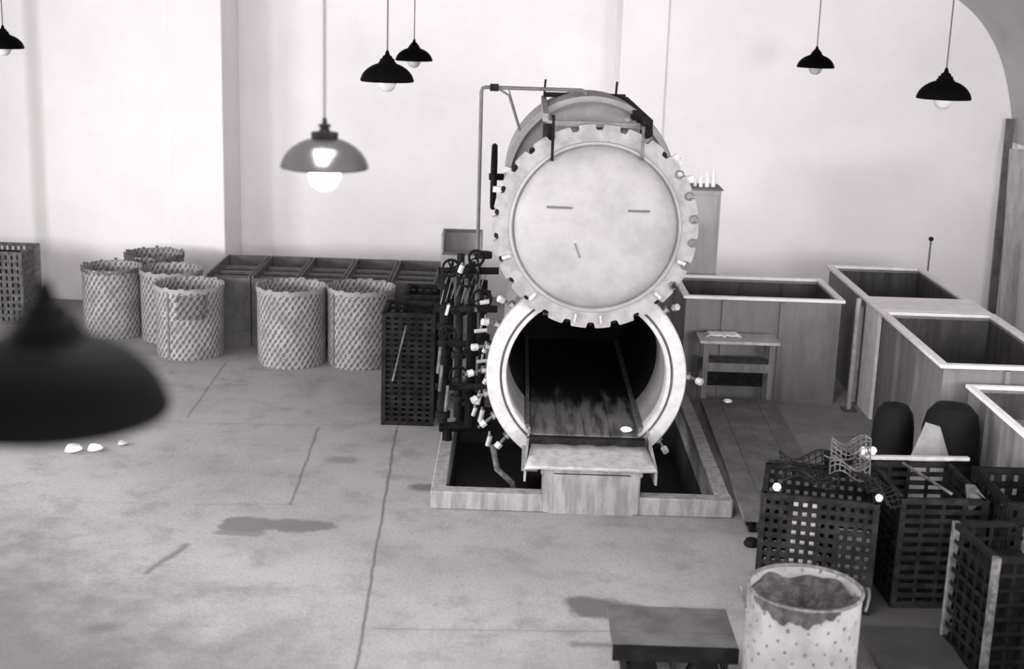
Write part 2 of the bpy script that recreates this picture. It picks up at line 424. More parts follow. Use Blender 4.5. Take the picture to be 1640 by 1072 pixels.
# swing bolts round the mouth
LZ=2.538; LX=.713; LY=12.22
def bolt(cx,cy,cz,R,a,swing,mat_e,L=.17):
    """swing bolt hinged at radius R, angle a; swing 0 = pointing to camera, 1 = hanging outward"""
    c,s=math.cos(a),math.sin(a)
    p=Vector((cx+R*c,cy,cz+R*s)); out=Vector((c,0,s)); fw=Vector((0,-1,0))
    d=(out*swing+fw*(1-swing*.75)+Vector((0,0,-.25*swing))).normalized()
    tn=Vector((-s,0,c))
    m=MB()
    m.tube([p-tn*.035,p+tn*.035],.022,8)                # hinge pin
    m.tube([p,p+d*L],.015,8)
    return m,p,d
for i in range(26):
    a=2*PI*(i+.5)/26-PI/2
    if math.radians(55)<a<math.radians(125): continue   # behind the raised lid there is the guide frame
    if abs(math.cos(a)*.93)<.62 and math.sin(a)<0: continue  # the apron takes their place
    if math.cos(a)>0 and i%3: continue
    sw=1.0 if math.cos(a)<0 else .55
    sw+=random.uniform(-.25,.25)
    m,p,d=bolt(CX_,12.47,CZ,.965,a,max(.2,sw),None,L=random.uniform(.11,.19))
    b=part(m,'swing_bolt',mid_iron)
    m=MB(); e=p+d*.12; m.tube([e-d*.02,e+d*.035],.034,6); part(m,'nut',light_metal,b)
    m=MB(); m.beam(p-Vector((math.cos(a),0,math.sin(a)))*.05,p+Vector((math.cos(a),0,math.sin(a)))*.012,.035,.07,up=(0,1,0)); part(m,'hinge_lug',flange_mat,b)
# raised lid: scalloped flange
m=MB(); NT=26; Ro,Rn,Ri=.925,.872,.76
prof2=[]
for i in range(NT):
    a0=2*PI*(i)/NT-PI/2; st=2*PI/NT
    for fr,r in [(-.15,Rn+.012),(-.09,Rn),(.09,Rn),(.15,Rn+.012),(.17,Ro-.012),(.21,Ro),(.5,Ro),(.79,Ro),(.83,Ro-.012)]:
        prof2.append((a0+fr*st,r))
K=len(prof2)
for y in (LY-.03,LY+.05):
    for a,r in prof2: m.v.append(Vector((LX+r*math.cos(a),y,LZ+r*math.sin(a))))
for y in (LY-.03,LY+.05):
    for a,r in prof2: m.v.append(Vector((LX+Ri*math.cos(a),y,LZ+Ri*math.sin(a))))
for i in range(K):
    j=(i+1)%K
    m.f+=[[i,j,2*K+j,2*K+i],[K+j,K+i,3*K+i,3*K+j],[j,i,K+i,K+j],[2*K+i,2*K+j,3*K+j,3*K+i]]
LID=part(m,'lid',flange_mat)
# dished disc and its rim
RL=Matrix.Translation((LX,LY,LZ))@Matrix.Rotation(PI/2,4,'X')
m=MB(); m.lathe([(.775,.03),(.768,.05),(.752,.055),(.742,.045),(.735,.02),(.72,.055),(.68,.10),(.6,.14),(.5,.165),(.35,.185),(.18,.195),(.001,.198)],96,RL)
part(m,'dished_disc',door_mat,LID)
m=MB(); m.lathe([(.765,-.05),(.5,-.02),(.001,0)],48,RL); part(m,'back_plate',flange_mat,LID)
for (x0,x1,z) in ((.27,.50,2.735),(.985,1.18,2.725)):
    m=MB(); yy=LY-.165
    m.tube([(x0,yy+.02,z),(x0+.01,yy-.03,z),(x1-.01,yy-.03,z),(x1,yy+.02,z)],.009,8); part(m,'grab_handle',pipe_mat,LID,label='dark thin grab handle')
m=MB(); m.beam((.53,LY-.195,2.42),(.58,LY-.19,2.29),.018,.012); part(m,'latch_strip',pipe_mat,LID)
m=MB(); m.tube([(.72,LY-.15,3.04),(.72,LY-.12,3.04)],.035,12); part(m,'lid_eye',pipe_mat,LID)
# loop nuts seated at the right of the lid, dark wedge nuts elsewhere
for i in range(NT):
    a=2*PI*i/NT-PI/2; c,s=math.cos(a),math.sin(a)
    if math.radians(60)<a<math.radians(120): continue
    p=Vector((LX+.885*c,LY+.03,LZ+.885*s)); dvec=Vector((c,0,s))
    m=MB()
    if c>.75:   # rings
        m.tube([p+Vector((.034*math.cos(q),-.07,.034*math.sin(q))) for q in [k*2*PI/12 for k in range(11)]],.008,6)
        part(m,'ring_nut',pipe_mat,LID)
    elif s<.75:
        m.tube([p+Vector((0,.05,0)),p+Vector((0,-.02,0))],.027,8); part(m,'stud',dark_iron,LID)
for a in (-100,-84,-160,-130,-45,-20):      # a few pale wedges
    q=math.radians(a); c,s=math.cos(q),math.sin(q)
    m=MB(); m.beam((LX+.80*c,LY-.045,LZ+.80*s),(LX+.88*c,LY-.045,LZ+.88*s),.02,.03); part(m,'pale_wedge',light_metal,LID,label='small pale wedge')
for a in (8+22,8+33,44,178-18,178-30):
    q=math.radians(a); c,s=math.cos(q),math.sin(q)
    m=MB(); m.beam((LX+.91*c,LY-.0,LZ+.91*s),(LX+.985*c,LY-.0,LZ+.985*s-.02),.04,.05); part(m,'pale_wedge',light_metal,LID,label='small pale wedge')
# arched guide housing behind the lid
m=MB(); hx,hz,hr=.675,2.86,.80; NA=40
arc=[(hx-hr,1.96)]+[(hx+hr*math.cos(PI-PI*k/NA),hz+hr*math.sin(PI*k/NA)) for k in range(NA+1)]+[(hx+hr,1.96)]
n=len(arc)
for y in (12.85,13.75): m.v+= [Vector((x,y,z)) for x,z in arc]
m.v+=[Vector((x+(hx-x)*.06,12.85,z-(.05 if z>hz else 0))) for x,z in arc]
for i in range(n-1): m.f+=[[i,n+i,n+i+1,i+1],[2*n+i,i,i+1,2*n+i+1]]
m.f.append(list(range(n,2*n))[::-1]); part(m,'guide_housing',shell_mat)
m=MB()
m.v+=[Vector((hx+(x-hx)*.95,12.95,z)) for x,z in arc]; m.f.append(list(range(n))); part(m,'housing_face',shell_mat)
# lifting frame above the lid
m=MB(); m.beam((.235,12.25,3.50),(.235,13.7,3.56),.05,.07); part(m,'frame_rail',flange_mat)
m=MB(); m.beam((1.14,12.25,3.46),(1.02,13.75,3.56),.09,.09); part(m,'frame_rail',black_iron,label='dark right-hand lifting rail')
m=MB(); m.beam((.235,13.55,3.615),(1.03,13.6,3.615),.05,.045); part(m,'cross_bar',dark_iron)
m=MB(); m.beam((.25,12.42,3.44),(1.12,12.42,3.44),.07,.045); part(m,'cross_bar',flange_mat)
m=MB(); m.box(.28,1.10,12.46,12.60,3.36,3.42); part(m,'yoke_beam',shell_mat)
for x,z0,z1,mat in ((.302,3.13,3.50,dark_iron),(1.095,3.16,3.44,mid_iron)):
    m=MB(); m.tube([(x,12.14,z0),(x,12.14,z1)],.013,8); m.beam((x,12.14,z1),(x,12.35,z1),.03)
    part(m,'hanger_rod',mat)
m=MB(); m.tube([(1.13,12.2,3.40),(1.13,12.30,3.40)],.055,12); part(m,'pulley',black_iron)
m=MB(); m.tube([(.255,12.3,3.25),(.255,12.3,3.44)],.04,8); m.box(.22,.29,12.22,12.3,3.24,3.30); part(m,'counter_block',dark_iron)
for x in (.235,.93):
    m=MB(); m.tube([(x,13.55,3.58),(x+.01,13.55,3.76)],.012,6); part(m,'pin',dark_iron)
for x,z in ((.99,3.47),(1.05,3.44)):
    m=MB(); m.lathe([(.001,-.03),(.03,-.015),(.03,.015),(.001,.03)],12,Matrix.Translation((x,12.6,z))); part(m,'pale_knob',light_metal,label='small pale knob')
# vertical pipe, top pipe, brace
m=MB(); m.tube([(-.355,13,1.55),(-.36,13,3.66),(-.35,13,3.69),(-.32,13,3.70),(.58,13.0,3.70),(.62,13.0,3.68),(.625,13,3.5)],.018,10); part(m,'steam_pipe',pipe_mat)
m=MB(); m.tube([(-.20,13,3.69),(-.10,13,3.63),(.03,13.0,3.25)],.012,8); m.tube([(-.11,13,3.70),(.03,13,3.27)],.008,6); part(m,'pipe_brace',pipe_mat)
m=MB(); m.tube([(-.28,13,3.70),(-.20,13,3.70)],.035,10); part(m,'pipe_coupling',dark_iron)
# edge-on handwheel
m=MB()
cw=Vector((-.238,14.0,2.74))
m.tube([cw+Vector((0,.31*math.cos(k*2*PI/32),.31*math.sin(k*2*PI/32))) for k in range(33)],.030,10,cap=False)
for k in range(6):
    a=k*PI/3; m.tube([cw,cw+Vector((0,.3*math.cos(a),.3*math.sin(a)))],.02,6)
m.tube([cw-Vector((.05,0,0)),cw+Vector((.25,0,0))],.035,10)
part(m,'hand_wheel',black_iron,label='black handwheel seen edge-on')
# saddle supports under the vessel, in the pit
for y in (12.9,15.2):
    m=MB(); m.box(.2,1.2,y,y+.2,-.56,.38); part(m,'saddle',dark_iron)
m=MB(); m.tube([(-.15,12.55,.35),(-.10,12.5,.12),(.05,12.45,.0),(.1,12.45,-.3)],.03,8); part(m,'drain_pipe',mid_iron)
m=MB(); m.box(.13,.28,12.3,12.42,.18,.42); part(m,'corner_lug',shell_mat)

# ------------------------------------------------------------------ valve manifold left of the mouth
PM=thing('valve_manifold','tangle of dark pipes and valves standing left of the autoclave','pipework',(-.5,13.2,0))
def pp(m,name,mat,parent=PM,label=None):
    m.v=[p-Vector(PM.location) for p in m.v]; o=m.build(name,mat,parent)
    if label: o['label']=label
    return o
xs=[-.66,-.53,-.40,-.30]
for i,x in enumerate(xs):
    y=13.0+.25*(i%2)+.1*i; top=[1.95,2.05,2.0,1.75][i]
    m=MB(); m.tube([(x,y,.42-.05*i),(x,y,top)],.04 if i%2 else .05,10)
    for z in (.5,.95,1.4,1.8):
        m.tube([(x,y,z+i*.07-.03),(x,y,z+i*.07+.03)],.075,12)
    pp(m,'riser_pipe',dark_iron if i%2 else black_iron)
for z,y in ((.75,13.1),(1.15,13.25),(1.55,13.05),(1.9,13.2)):
    m=MB(); m.tube([(-.74,y,z),(-.15,y,z+.02)],.035,10); pp(m,'cross_pipe',dark_iron)
m=MB(); m.tube([(-.70,13.2,.30),(-.20,13.3,.30)],.05,10); m.tube([(-.62,13.2,.30),(-.62,13.2,.17)],.05,10); pp(m,'header_pipe',black_iron)
for (x,y,z,r) in ((-.44,12.82,1.93,.10),(-.60,12.85,2.0,.08),(-.30,12.8,1.72,.09),(-.62,12.85,1.35,.08),(-.5,12.8,.95,.09),(-.36,12.78,2.12,.07)):
    m=MB(); m.tube([Vector((x+r*math.cos(k*PI/8),y,z+r*math.sin(k*PI/8))) for k in range(17)],.014,6,cap=False)
    for k in range(4): m.beam((x,y,z),(x+r*math.cos(k*PI/2+.4),y,z+r*math.sin(k*PI/2+.4)),.014)
    m.tube([(x,y,z),(x,y+.25,z)],.018,6); pp(m,'valve_wheel',black_iron)
for (x,z,w,h) in ((-.50,2.02,.05,.07),(-.27,1.70,.08,.045),(-.26,1.52,.07,.04),(-.30,1.42,.12,.04),(-.28,1.12,.10,.035),(-.25,1.25,.05,.07),(-.24,.93,.05,.05),(-.30,.75,.05,.10),(-.27,.58,.05,.12),(-.34,.62,.04,.08),(-.19,.33,.05,.1),(-.62,1.62,.03,.1)):
    m=MB(); m.tube([(x-w/2,12.72,z),(x+w/2,12.72+.02,z+.01)] if w>h else [(x-.012,12.72,z-h/2),(x+.012,12.72,z+h/2)],min(w,h)*.5,8)
    m.tube([(x,12.73,z),(x,13.0,z)],.012,6)
    pp(m,'valve_stem',light_metal,label='pale metal valve stem')
for k in range(8):
    x=-.70+.05*k; m=MB(); m.tube([(x,12.95,1.62+.03*k%.1),(x+.05,12.93,1.86),(x+.08,12.95,1.93)],.007,5); pp(m,'thin_rod',mid_iron)
for k,(x,z) in enumerate([(-.70,1.0),(-.68,.82),(-.62,.62)]):
    m=MB(); m.tube([(x,12.7+.0*k,z),(x+.02,12.7,z+.26)],.016,6); m.beam((x,12.7,z+.1),(x,13.0,z+.1),.015); pp(m,'hose_end',mid_iron)

# ------------------------------------------------------------------ diamond-mesh baskets (drums)
def basket(label,x,y,h,r,rz,patch=False,mat=basket_mat,grp='mesh drums along the back',teeth=False):
    t=thing('mesh_drum',label,'drum',(x,y,0),0,grp)
    m=MB(); m.lathe([(r-.01,0),(r,.02),(r*1.0,h-.06),(r*1.01,h-.05),(r*1.01,h),(r*.985,h),(r*.975,h-.06),(r*.97,.04),(.001,.04)],56,wob=.008)
    m.build('drum_body',mat,t)
    m=MB()
    for k in range(40):
        a=2*PI*k/40; z=h-.05+.012*math.sin(k*2.3)
        m.box(-.022 if teeth else -.035,.022 if teeth else .035,-.004,.006,z,z+.055+(.016*math.sin(k*1.7) if teeth else 0),Matrix.Rotation(a,4,'Z')@Matrix.Translation((0,r*1.01,0)))
    m.build('rim_band',mid_iron if teeth else liner_mat,t)
    m=MB(); m.box(-.012,.012,-r-.012,-r+.01,.02,h-.03,Matrix.Rotation(rz,4,'Z')); m.build('seam_strip',pipe_mat,t)
    if patch:
        m=MB(); m.add([(r*1.012*math.cos(a),r*1.012*math.sin(a),z) for z in (h*.58,h*.92) for a in [-PI/2-.15+.9*k/8 for k in range(9)]],
                      [[k,k+1,9+k+1,9+k] for k in range(8)])
        for k in range(8): m.uv[k]=[(k*.045,0),(k*.045+.045,0),(k*.045+.045,.3),(k*.045,.3)]; m.build('patch_plate',basket_mat,t)
    return t
basket('mesh drum with a patched square panel, front of the left cluster',-4.085,16.93,.90,.425,-.42,True)
basket('mesh drum partly hidden behind the drum with patched panel',-4.50,17.68,.93,.40,1.0)
basket('leftmost shaded mesh drum behind the black foreground lamp',-5.31,17.80,.92,.39,2.0,teeth=True)
basket('half-hidden mesh drum at the very back behind the leftmost drum',-5.0,18.75,.93,.40,.8,teeth=True)
basket('mesh drum in front of the grey bins, left of the pair',-2.755,16.68,.97,.425,2.6)
basket('mesh drum in front of the grey bins, touching the dark slatted crate',-1.895,16.72,.98,.415,-.8)

# ------------------------------------------------------------------ open wooden bins in a row
def bin_(label,x,w=.585):
    t=thing('open_bin',label,'bin',(x,17.37,0),0,'open grey bins along the back wall')
    D=1.45;h=.93;T=.03
    m=MB(); m.box(0,T,0,D,0,h); m.box(w-T,w,0,D,0,h); m.box(T,w-T,0,T,0,h-.03); m.box(T,w-T,D-T,D,0,h-.0); m.box(T,w-T,T,D-T,.02,.06)
    m.build('body',bin_mat,t,bevel=.004,smooth=False)
    for k,(y,z) in enumerate([(0.38,.80),(0.72,.80),(1.06,.80)]):
        m=MB(); m.box(T,w-T,y,y+.13,z,z+.03); m.build('slat',wood_grey,t)
    m=MB(); m.box(T,w-T,T,D-T,.55,.57); m.build('inner_shelf',bin_mat,t)
    return t
BL=['open grey bin at the left end of the row, behind the patched drum','open grey bin second in the row with pale front edge',
    'open grey bin in the middle of the row behind two drums','open grey bin just left of the darkest bin','darkest open grey bin at the right end of the row']
for i,l in enumerate(BL): bin_(l,-3.985+.598*i,)
# tall box behind
t=thing('tall_box','tall pale open box standing behind the bins beside the steam pipe','box',(-1.0,18.4,0))
m=MB(); m.box(0,.03,0,.5,0,1.37); m.box(.52,.55,0,.5,0,1.37); m.box(.03,.52,.47,.5,0,1.37); m.box(.03,.52,0,.03,0,1.10); m.box(.03,.52,.03,.47,.9,.93)
m.build('body',cabinet_mat,t,smooth=False)
m=MB(); m.box(.02,.53,.0,.04,1.10,1.14); m.build('edge_rail',pipe_mat,t)
m=MB(); m.box(.0,.55,.46,.51,1.34,1.38); m.build('edge_rail',pipe_mat,t)

# ------------------------------------------------------------------ lattice crates (dark iron)
def lattice(m,o,u,v,W,H,nu,nv,bw,th,nrm,bars_h=None):
    """panel of crossed flat bars: origin o, unit axes u,v"""
    o=Vector(o);u=Vector(u);v=Vector(v);n=Vector(nrm)
    for i in range(nu+1):
        p=o+u*(W*i/nu); m.beam(p,p+v*H,bw,th,up=n)
    for j in range(nv+1):
        p=o+v*(H*j/nv)+n*th*.8; m.beam(p,p+u*W,(bars_h or bw),th,up=n)
def crate(label,x,y,w,d,h,rz=0,nu=8,nv=12,bw=.03,mat=dark_iron,z=0,group=None,slat=None,lid=False,post=None,name='slatted_crate',back=True):
    t=thing(name,label,'crate',(x,y,z),rz,group)
    for (a,b) in ((0,0),(w,0),(w,d),(0,d)): 
        P=MB(); P.beam((a,b,0),(a,b,h),.045); P.build('corner_post',post or mat,t)
    for nm,zz in (('bottom_frame',.02),('top_frame',h-.02)):
        P=MB()
        P.beam((0,0,zz),(w,0,zz),.04);P.beam((w,0,zz),(w,d,zz),.04);P.beam((w,d,zz),(0,d,zz),.04);P.beam((0,d,zz),(0,0,zz),.04)
        P.build(nm,mat,t)
    sides=[((0,0,.03),(1,0,0),w,(0,-1,0)),((w,0,.03),(0,1,0),d,(1,0,0)),((0,d,.03),(0,-1,0),d,(-1,0,0))]
    if back: sides.append(((w,d,.03),(-1,0,0),w,(0,1,0)))
    for o_,u_,L,n_ in sides:
        m=MB(); k=max(2,round(nu*L/w)); lattice(m,o_,u_,(0,0,1),L,h-.06,k,nv,bw,.008,n_,slat)
        m.build('side_panel',mat,t,smooth=False)
    m=MB(); m.box(.02,w-.02,.02,d-.02,.02,.045); m.build('base',mat,t)
    return t
t=crate('tall dark slatted crate standing on the floor left of the pit',-1.36,14.18,.52,.62,1.24,0,6,20,.042,slat=.034)
m=MB(); m.tube([(.10,-.04,.50),(.24,-.05,1.12)],.012,6); m.build('diagonal_rod',mid_iron,t)
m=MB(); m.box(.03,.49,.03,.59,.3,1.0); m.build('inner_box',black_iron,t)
t=crate('dark slatted crate directly behind the tall one left of the pit',-1.22,15.2,.50,.6,1.22,0,6,16,.04,slat=.05)
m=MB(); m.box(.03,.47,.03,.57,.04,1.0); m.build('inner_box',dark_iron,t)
t=crate('pale wire crate at the far left edge against the wall',-7.25,18.1,.62,.7,1.0,0,8,10,.05,mat=mid_iron,slat=.035)
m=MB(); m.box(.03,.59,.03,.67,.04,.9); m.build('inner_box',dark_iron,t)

# ------------------------------------------------------------------ tanks on the right
def tank(name,label,x0,x1,y0,y1,h,ribs_front=0,ribs_side=0,rim=.06,mat=tank_mat,floor_z=.05,ribw=.05,group='open rectangular tanks at right'):
    t=thing(name,label,'tank',(x0,y0,0),0,group); w=x1-x0; d=y1-y0; T=.03
    m=MB(); m.box(0,T,0,d,0,h); m.box(w-T,w,0,d,0,h); m.box(T,w-T,0,T,0,h); m.box(T,w-T,d-T,d,0,h); m.box(T,w-T,T,d-T,floor_z,floor_z+.02)
    m.build('tank_body',mat,t,smooth=False)
    q=T+.002; e=.006; lin=M('shade_dark_lining',.075,.85,var=.4,scale=3,v2=.045,streak=True,spec=.1); zb=floor_z+.022  # lining added and coloured dark to paint in the tank's inner shade
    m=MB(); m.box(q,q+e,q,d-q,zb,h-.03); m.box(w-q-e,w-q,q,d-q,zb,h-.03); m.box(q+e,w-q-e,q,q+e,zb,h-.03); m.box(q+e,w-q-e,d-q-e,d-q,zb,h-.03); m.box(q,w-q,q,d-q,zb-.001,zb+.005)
    m.build('shade_lining',lin,t,smooth=False)['label']='inner lining coloured dark for the shade inside'
    m=MB(); r=rim
    m.box(-r*.6,w+r*.6,-r*.6,T+.01,h,h+.035); m.box(-r*.6,w+r*.6,d-T-.01,d+r*.6,h,h+.035)
    m.box(-r*.6,T+.01,T+.01,d-T-.01,h,h+.035); m.box(w-T-.01,w+r*.6,T+.01,d-T-.01,h,h+.035)
    m.build('rim',rim_pale,t,bevel=.006,smooth=False)
    for i in range(ribs_front):
        x=w*(i+1)/(ribs_front+1); m=MB(); m.box(x-ribw/2,x+ribw/2,-.045,0,0,h-.01); m.build('rib',mat,t)
    for i in range(ribs_side):
        y=d*(i+1)/(ribs_side+1); m=MB(); m.box(-.045,0,y-ribw/2,y+ribw/2,0,h-.01); m.build('rib',mat,t)
    return t
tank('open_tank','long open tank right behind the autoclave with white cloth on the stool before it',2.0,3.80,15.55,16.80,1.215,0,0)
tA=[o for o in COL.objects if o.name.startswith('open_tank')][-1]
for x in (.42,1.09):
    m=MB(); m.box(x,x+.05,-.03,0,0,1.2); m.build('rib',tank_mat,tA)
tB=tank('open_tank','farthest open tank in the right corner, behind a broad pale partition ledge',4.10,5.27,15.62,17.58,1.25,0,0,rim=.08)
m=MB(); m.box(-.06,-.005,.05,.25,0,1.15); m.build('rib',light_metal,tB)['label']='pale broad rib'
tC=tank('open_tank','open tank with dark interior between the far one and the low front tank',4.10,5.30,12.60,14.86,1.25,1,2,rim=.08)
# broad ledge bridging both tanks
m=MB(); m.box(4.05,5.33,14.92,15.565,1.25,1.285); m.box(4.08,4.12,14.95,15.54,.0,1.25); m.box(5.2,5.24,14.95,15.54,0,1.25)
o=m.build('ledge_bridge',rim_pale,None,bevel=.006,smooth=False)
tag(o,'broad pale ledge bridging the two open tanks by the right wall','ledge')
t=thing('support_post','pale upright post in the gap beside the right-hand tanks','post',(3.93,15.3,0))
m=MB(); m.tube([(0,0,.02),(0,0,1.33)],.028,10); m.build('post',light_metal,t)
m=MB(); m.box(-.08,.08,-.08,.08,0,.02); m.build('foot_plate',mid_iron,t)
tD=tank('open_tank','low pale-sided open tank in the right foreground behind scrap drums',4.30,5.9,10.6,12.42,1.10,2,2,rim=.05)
m=MB(); m.box(.06,1.54,.06,1.76,.80,.83); m.build('inner_cover',plate_mat,tD)

# lever rod behind the tank
t=thing('lever_rod','thin upright lever with a small knob behind the far tank','lever',(5.50,18.0,0))
m=MB(); m.tube([(0,0,.02),(0,0,1.58)],.012,8); m.build('rod',pipe_mat,t)
m=MB(); m.lathe([(.001,1.57),(.03,1.585),(.035,1.605),(.02,1.63),(.001,1.635)],14); m.build('knob',dark_iron,t)
m=MB(); m.box(-.08,.08,-.08,.08,0,.03); m.build('base_plate',mid_iron,t)

# boards leaning in the right corner
def board(label,a,b,w,th,mat):
    m=MB(); a=Vector(a); b=Vector(b); m.beam((0,0,0),b-a,w,th,up=(0,1,0)); o=m.build('leaning_board',mat,None,bevel=.004,smooth=False); o.location=a
    return tag(o,label,'board',None)
board('dark narrow plank leaning in the right back corner',(6.88,19.3,0.03),(6.91,19.55,3.10),.12,.04,M('dark_board',.17,.8,var=.4,scale=6))
board('pale broad board leaning beside the dark narrow corner plank',(6.90,18.7,0.03),(6.91,19.1,2.72),.24,.04,M('pale_board',.42,.8,var=.25,scale=6,streak=True))
board('black board half cut off at the right edge of view',(6.86,17.4,.03),(6.88,17.6,1.6),.2,.05,dark_iron)

# cabinet right behind the autoclave
t=thing('switch_cabinet','pale tall cabinet right behind the raised lid with bottles on top','cabinet',(1.80,17.0,0))
z=2.28
m=MB(); m.box(0,.74,0,.5,0,z); m.build('body',cabinet_mat,t,bevel=.01,smooth=False)
m=MB(); m.box(.36,.70,-.02,0,.3,z-.06); m.build('door',cabinet_mat,t,bevel=.004,smooth=False)
m=MB(); m.box(-.02,.76,-.02,.52,z,z+.02); m.build('top',pipe_mat,t,smooth=False)
for i,(dx,hh,r) in enumerate([(.50,.16,.022),(.58,.19,.03),(.66,.22,.03),(.44,.10,.022)]):
    m=MB(); m.lathe([(r*.9,0),(r,.01),(r,hh*.62),(r*.4,hh*.78),(r*.4,hh),(.001,hh)],16); o=m.build('bottle',white_mat,None); o.location=(1.80+dx,17.15+.03*i,z+.02)
    tag(o,['slim white bottle on the cabinet top, inner one','white bottle on the cabinet top between two others','tallest white bottle at the right of the cabinet top','shortest white bottle beside the dark lump on the cabinet'][i],'bottle','white bottles on the cabinet')
m=MB(); m.lathe([(.10,0),(.13,.02),(.12,.06),(.07,.10),(.03,.11),(.001,.11)],20,wob=.12); o=m.build('dark_rag',dark_iron); o.location=(2.02,17.2,z+.02)
tag(o,'dark crumpled rag lying on top of the pale cabinet','rag')

# ------------------------------------------------------------------ stool with cloth
t=thing('work_stool','low two-tier stool standing before the long tank','stool',(2.13,14.96,0))
w,d,h=.86,.38,.86
m=MB(); m.box(-.02,w+.02,-.02,d+.02,h-.035,h); m.build('top',light_metal,t,bevel=.006)
for a in (.03,w-.09):
    for b in (.02,d-.06):
        m=MB(); m.box(a,a+.06,b,b+.04,0,h-.035); m.build('leg',wood_grey,t)
m=MB(); m.box(.05,w-.05,.03,d-.03,.56,.59); m.build('shelf',mid_iron,t)
m=MB(); m.box(.05,w-.05,.01,.03,.50,.60); m.build('front_rail',wood_grey,t)
m=MB(); m.box(.05,w-.05,d-.05,d-.03,.25,.5); m.build('back_board',dark_iron,t)
m=MB(); nx,ny=10,6
for j in range(ny+1):
    for i in range(nx+1):
        u,v=i/nx-.5,j/ny-.5; r=1-.25*math.sin(i*1.3+j*.9)**2
        m.v.append(Vector((u*.42*r,v*.26*r,.012+.02*abs(math.sin(i*1.9)*math.cos(j*1.4)))))
for j in range(ny):
    for i in range(nx): m.f.append([j*(nx+1)+i,j*(nx+1)+i+1,(j+1)*(nx+1)+i+1,(j+1)*(nx+1)+i])
o=m.build('folded_cloth',cloth); o.location=(2.40,15.25,.86); s_=o.modifiers.new('t','SOLIDIFY'); s_.thickness=.012
tag(o,'white folded cloth lying on the low stool','cloth')

# ------------------------------------------------------------------ flat carts
def cart(name,label,x0,x1,y0,y1,z,skew=0,mat=cart_mat,wheels=True,nb=4):
    t=thing(name,label,'cart',(x0,y0,0)); w=x1-x0;d=y1-y0
    m=MB()
    for i in range(nb):
        a=w*i/nb+.0015; b=w*(i+1)/nb-.0015; q=.004*(i%2)
        m.add([(a,0,z-.05),(b,0,z-.05),(b+skew,d,z-.05),(a+skew,d,z-.05),(a,0,z+q),(b,0,z+q),(b+skew,d,z+q),(a+skew,d,z+q)],
          [(0,3,2,1),(4,5,6,7),(0,1,5,4),(1,2,6,5),(2,3,7,6),(3,0,4,7)])
    m.build('deck',mat,t,smooth=False)
    m=MB(); m.beam((.06,.05,z-.08),(.06+skew,d-.05,z-.08),.05,.06); m.beam((w-.06,.05,z-.08),(w-.06+skew,d-.05,z-.08),.05,.06)
    m.build('chassis',dark_iron,t)
    if wheels:
        R=(z-.06)/2
        for yy in (.16,d-.16):
            for xx in (.10,w-.10):
                xx+=skew*yy/d
                m=MB(); m.tube([(xx-.025,yy,R),(xx+.025,yy,R)],R,20); m.build('wheel',black_iron,t)
    return t
cart('flat_cart','long low flat cart with dark deck boards right of the pit curb',2.07,2.90,11.25,14.90,.2,.08)
m=MB(); m.lathe([(.06,0),(.07,.02),(.05,.06),(.001,.07)],14); o=m.build('iron_wedge',black_iron); o.location=(2.12,11.08,0)
tag(o,'small black iron lump on the floor at the front of the long cart','lump')
# handcart in the foreground
t=thing('low_trolley','low trolley with worn grey deck beside the perforated drum','trolley',(.74,8.42,0))
m=MB()
for i in range(3):
    a=.205*i; m.box(0,.84,a+.004,a+.201,.30,.345+.003*(i%2))
m.build('deck',M('worn_grey_deck',.085,.75,var=.4,scale=5,v2=.05),t,smooth=False)
m=MB(); m.box(0,.84,-.03,0,.24,.345); m.build('front_beam',black_iron,t)
for x in (.06,.40,.74):
    m=MB(); m.box(x,x+.04,.0,.55,.16,.30); m.build('cross_bearer',dark_iron,t)
for x in (.20,.62):
    for y in (.02,.50):
        m=MB(); m.tube([(x,y,.12),(x,y+.05,.12)],.12,22); m.tube([(x,y-.03,.12),(x,y+.08,.12)],.03,10); m.build('wheel',black_iron,t)
m=MB(); m.box(0,.0+.62,0,.42,0,.02); o=m.build('sheet_offcut',plate_mat); o.location=(.46,7.95,0); tag(o,'grey flat sheet offcut on the floor at the bottom edge','sheet')

# bright sheet on the floor
m=MB(); m.box(0,1.05,0,.85,0,.012); o=m.build('floor_sheet',plate_mat); o.location=(3.02,14.32,0); o.rotation_euler=(0,0,.0)
tag(o,'pale flat metal sheet lying on the floor before the long tank','sheet')

# small debris and bright-spot stand-ins
def scrap(name,label,x,y,z,s,mat=white_mat,cat='scrap',grp=None):
    m=MB(); m.lathe([(.001,0),(.8*s,.01),(s,.35*s),(.7*s,.8*s),(.001,s)],14,wob=.12); o=m.build(name,mat); o.location=(x,y,z); return tag(o,label,cat,grp)
scrap('white_bit','white bit added for a bright spot just beyond the black lamp, leftmost',-4.32,12.95,0,.085)  # this and the next two are added to stand in for bright spots
scrap('white_bit','white bit added for a bright spot, middle of the three beyond the black lamp',-4.12,13.0,0,.075)
scrap('white_bit','smallest dull white bit added for a bright spot, rightmost of three beyond the black lamp',-3.90,13.2,0,.05,light_metal)
scrap('white_bit','small white scrap on the far end of the long cart',2.43,14.75,.2,.05)
scrap('bright_rag','pale crumpled rag on the right of the loading apron',1.10,12.32,.592,.055,cloth,'rag')

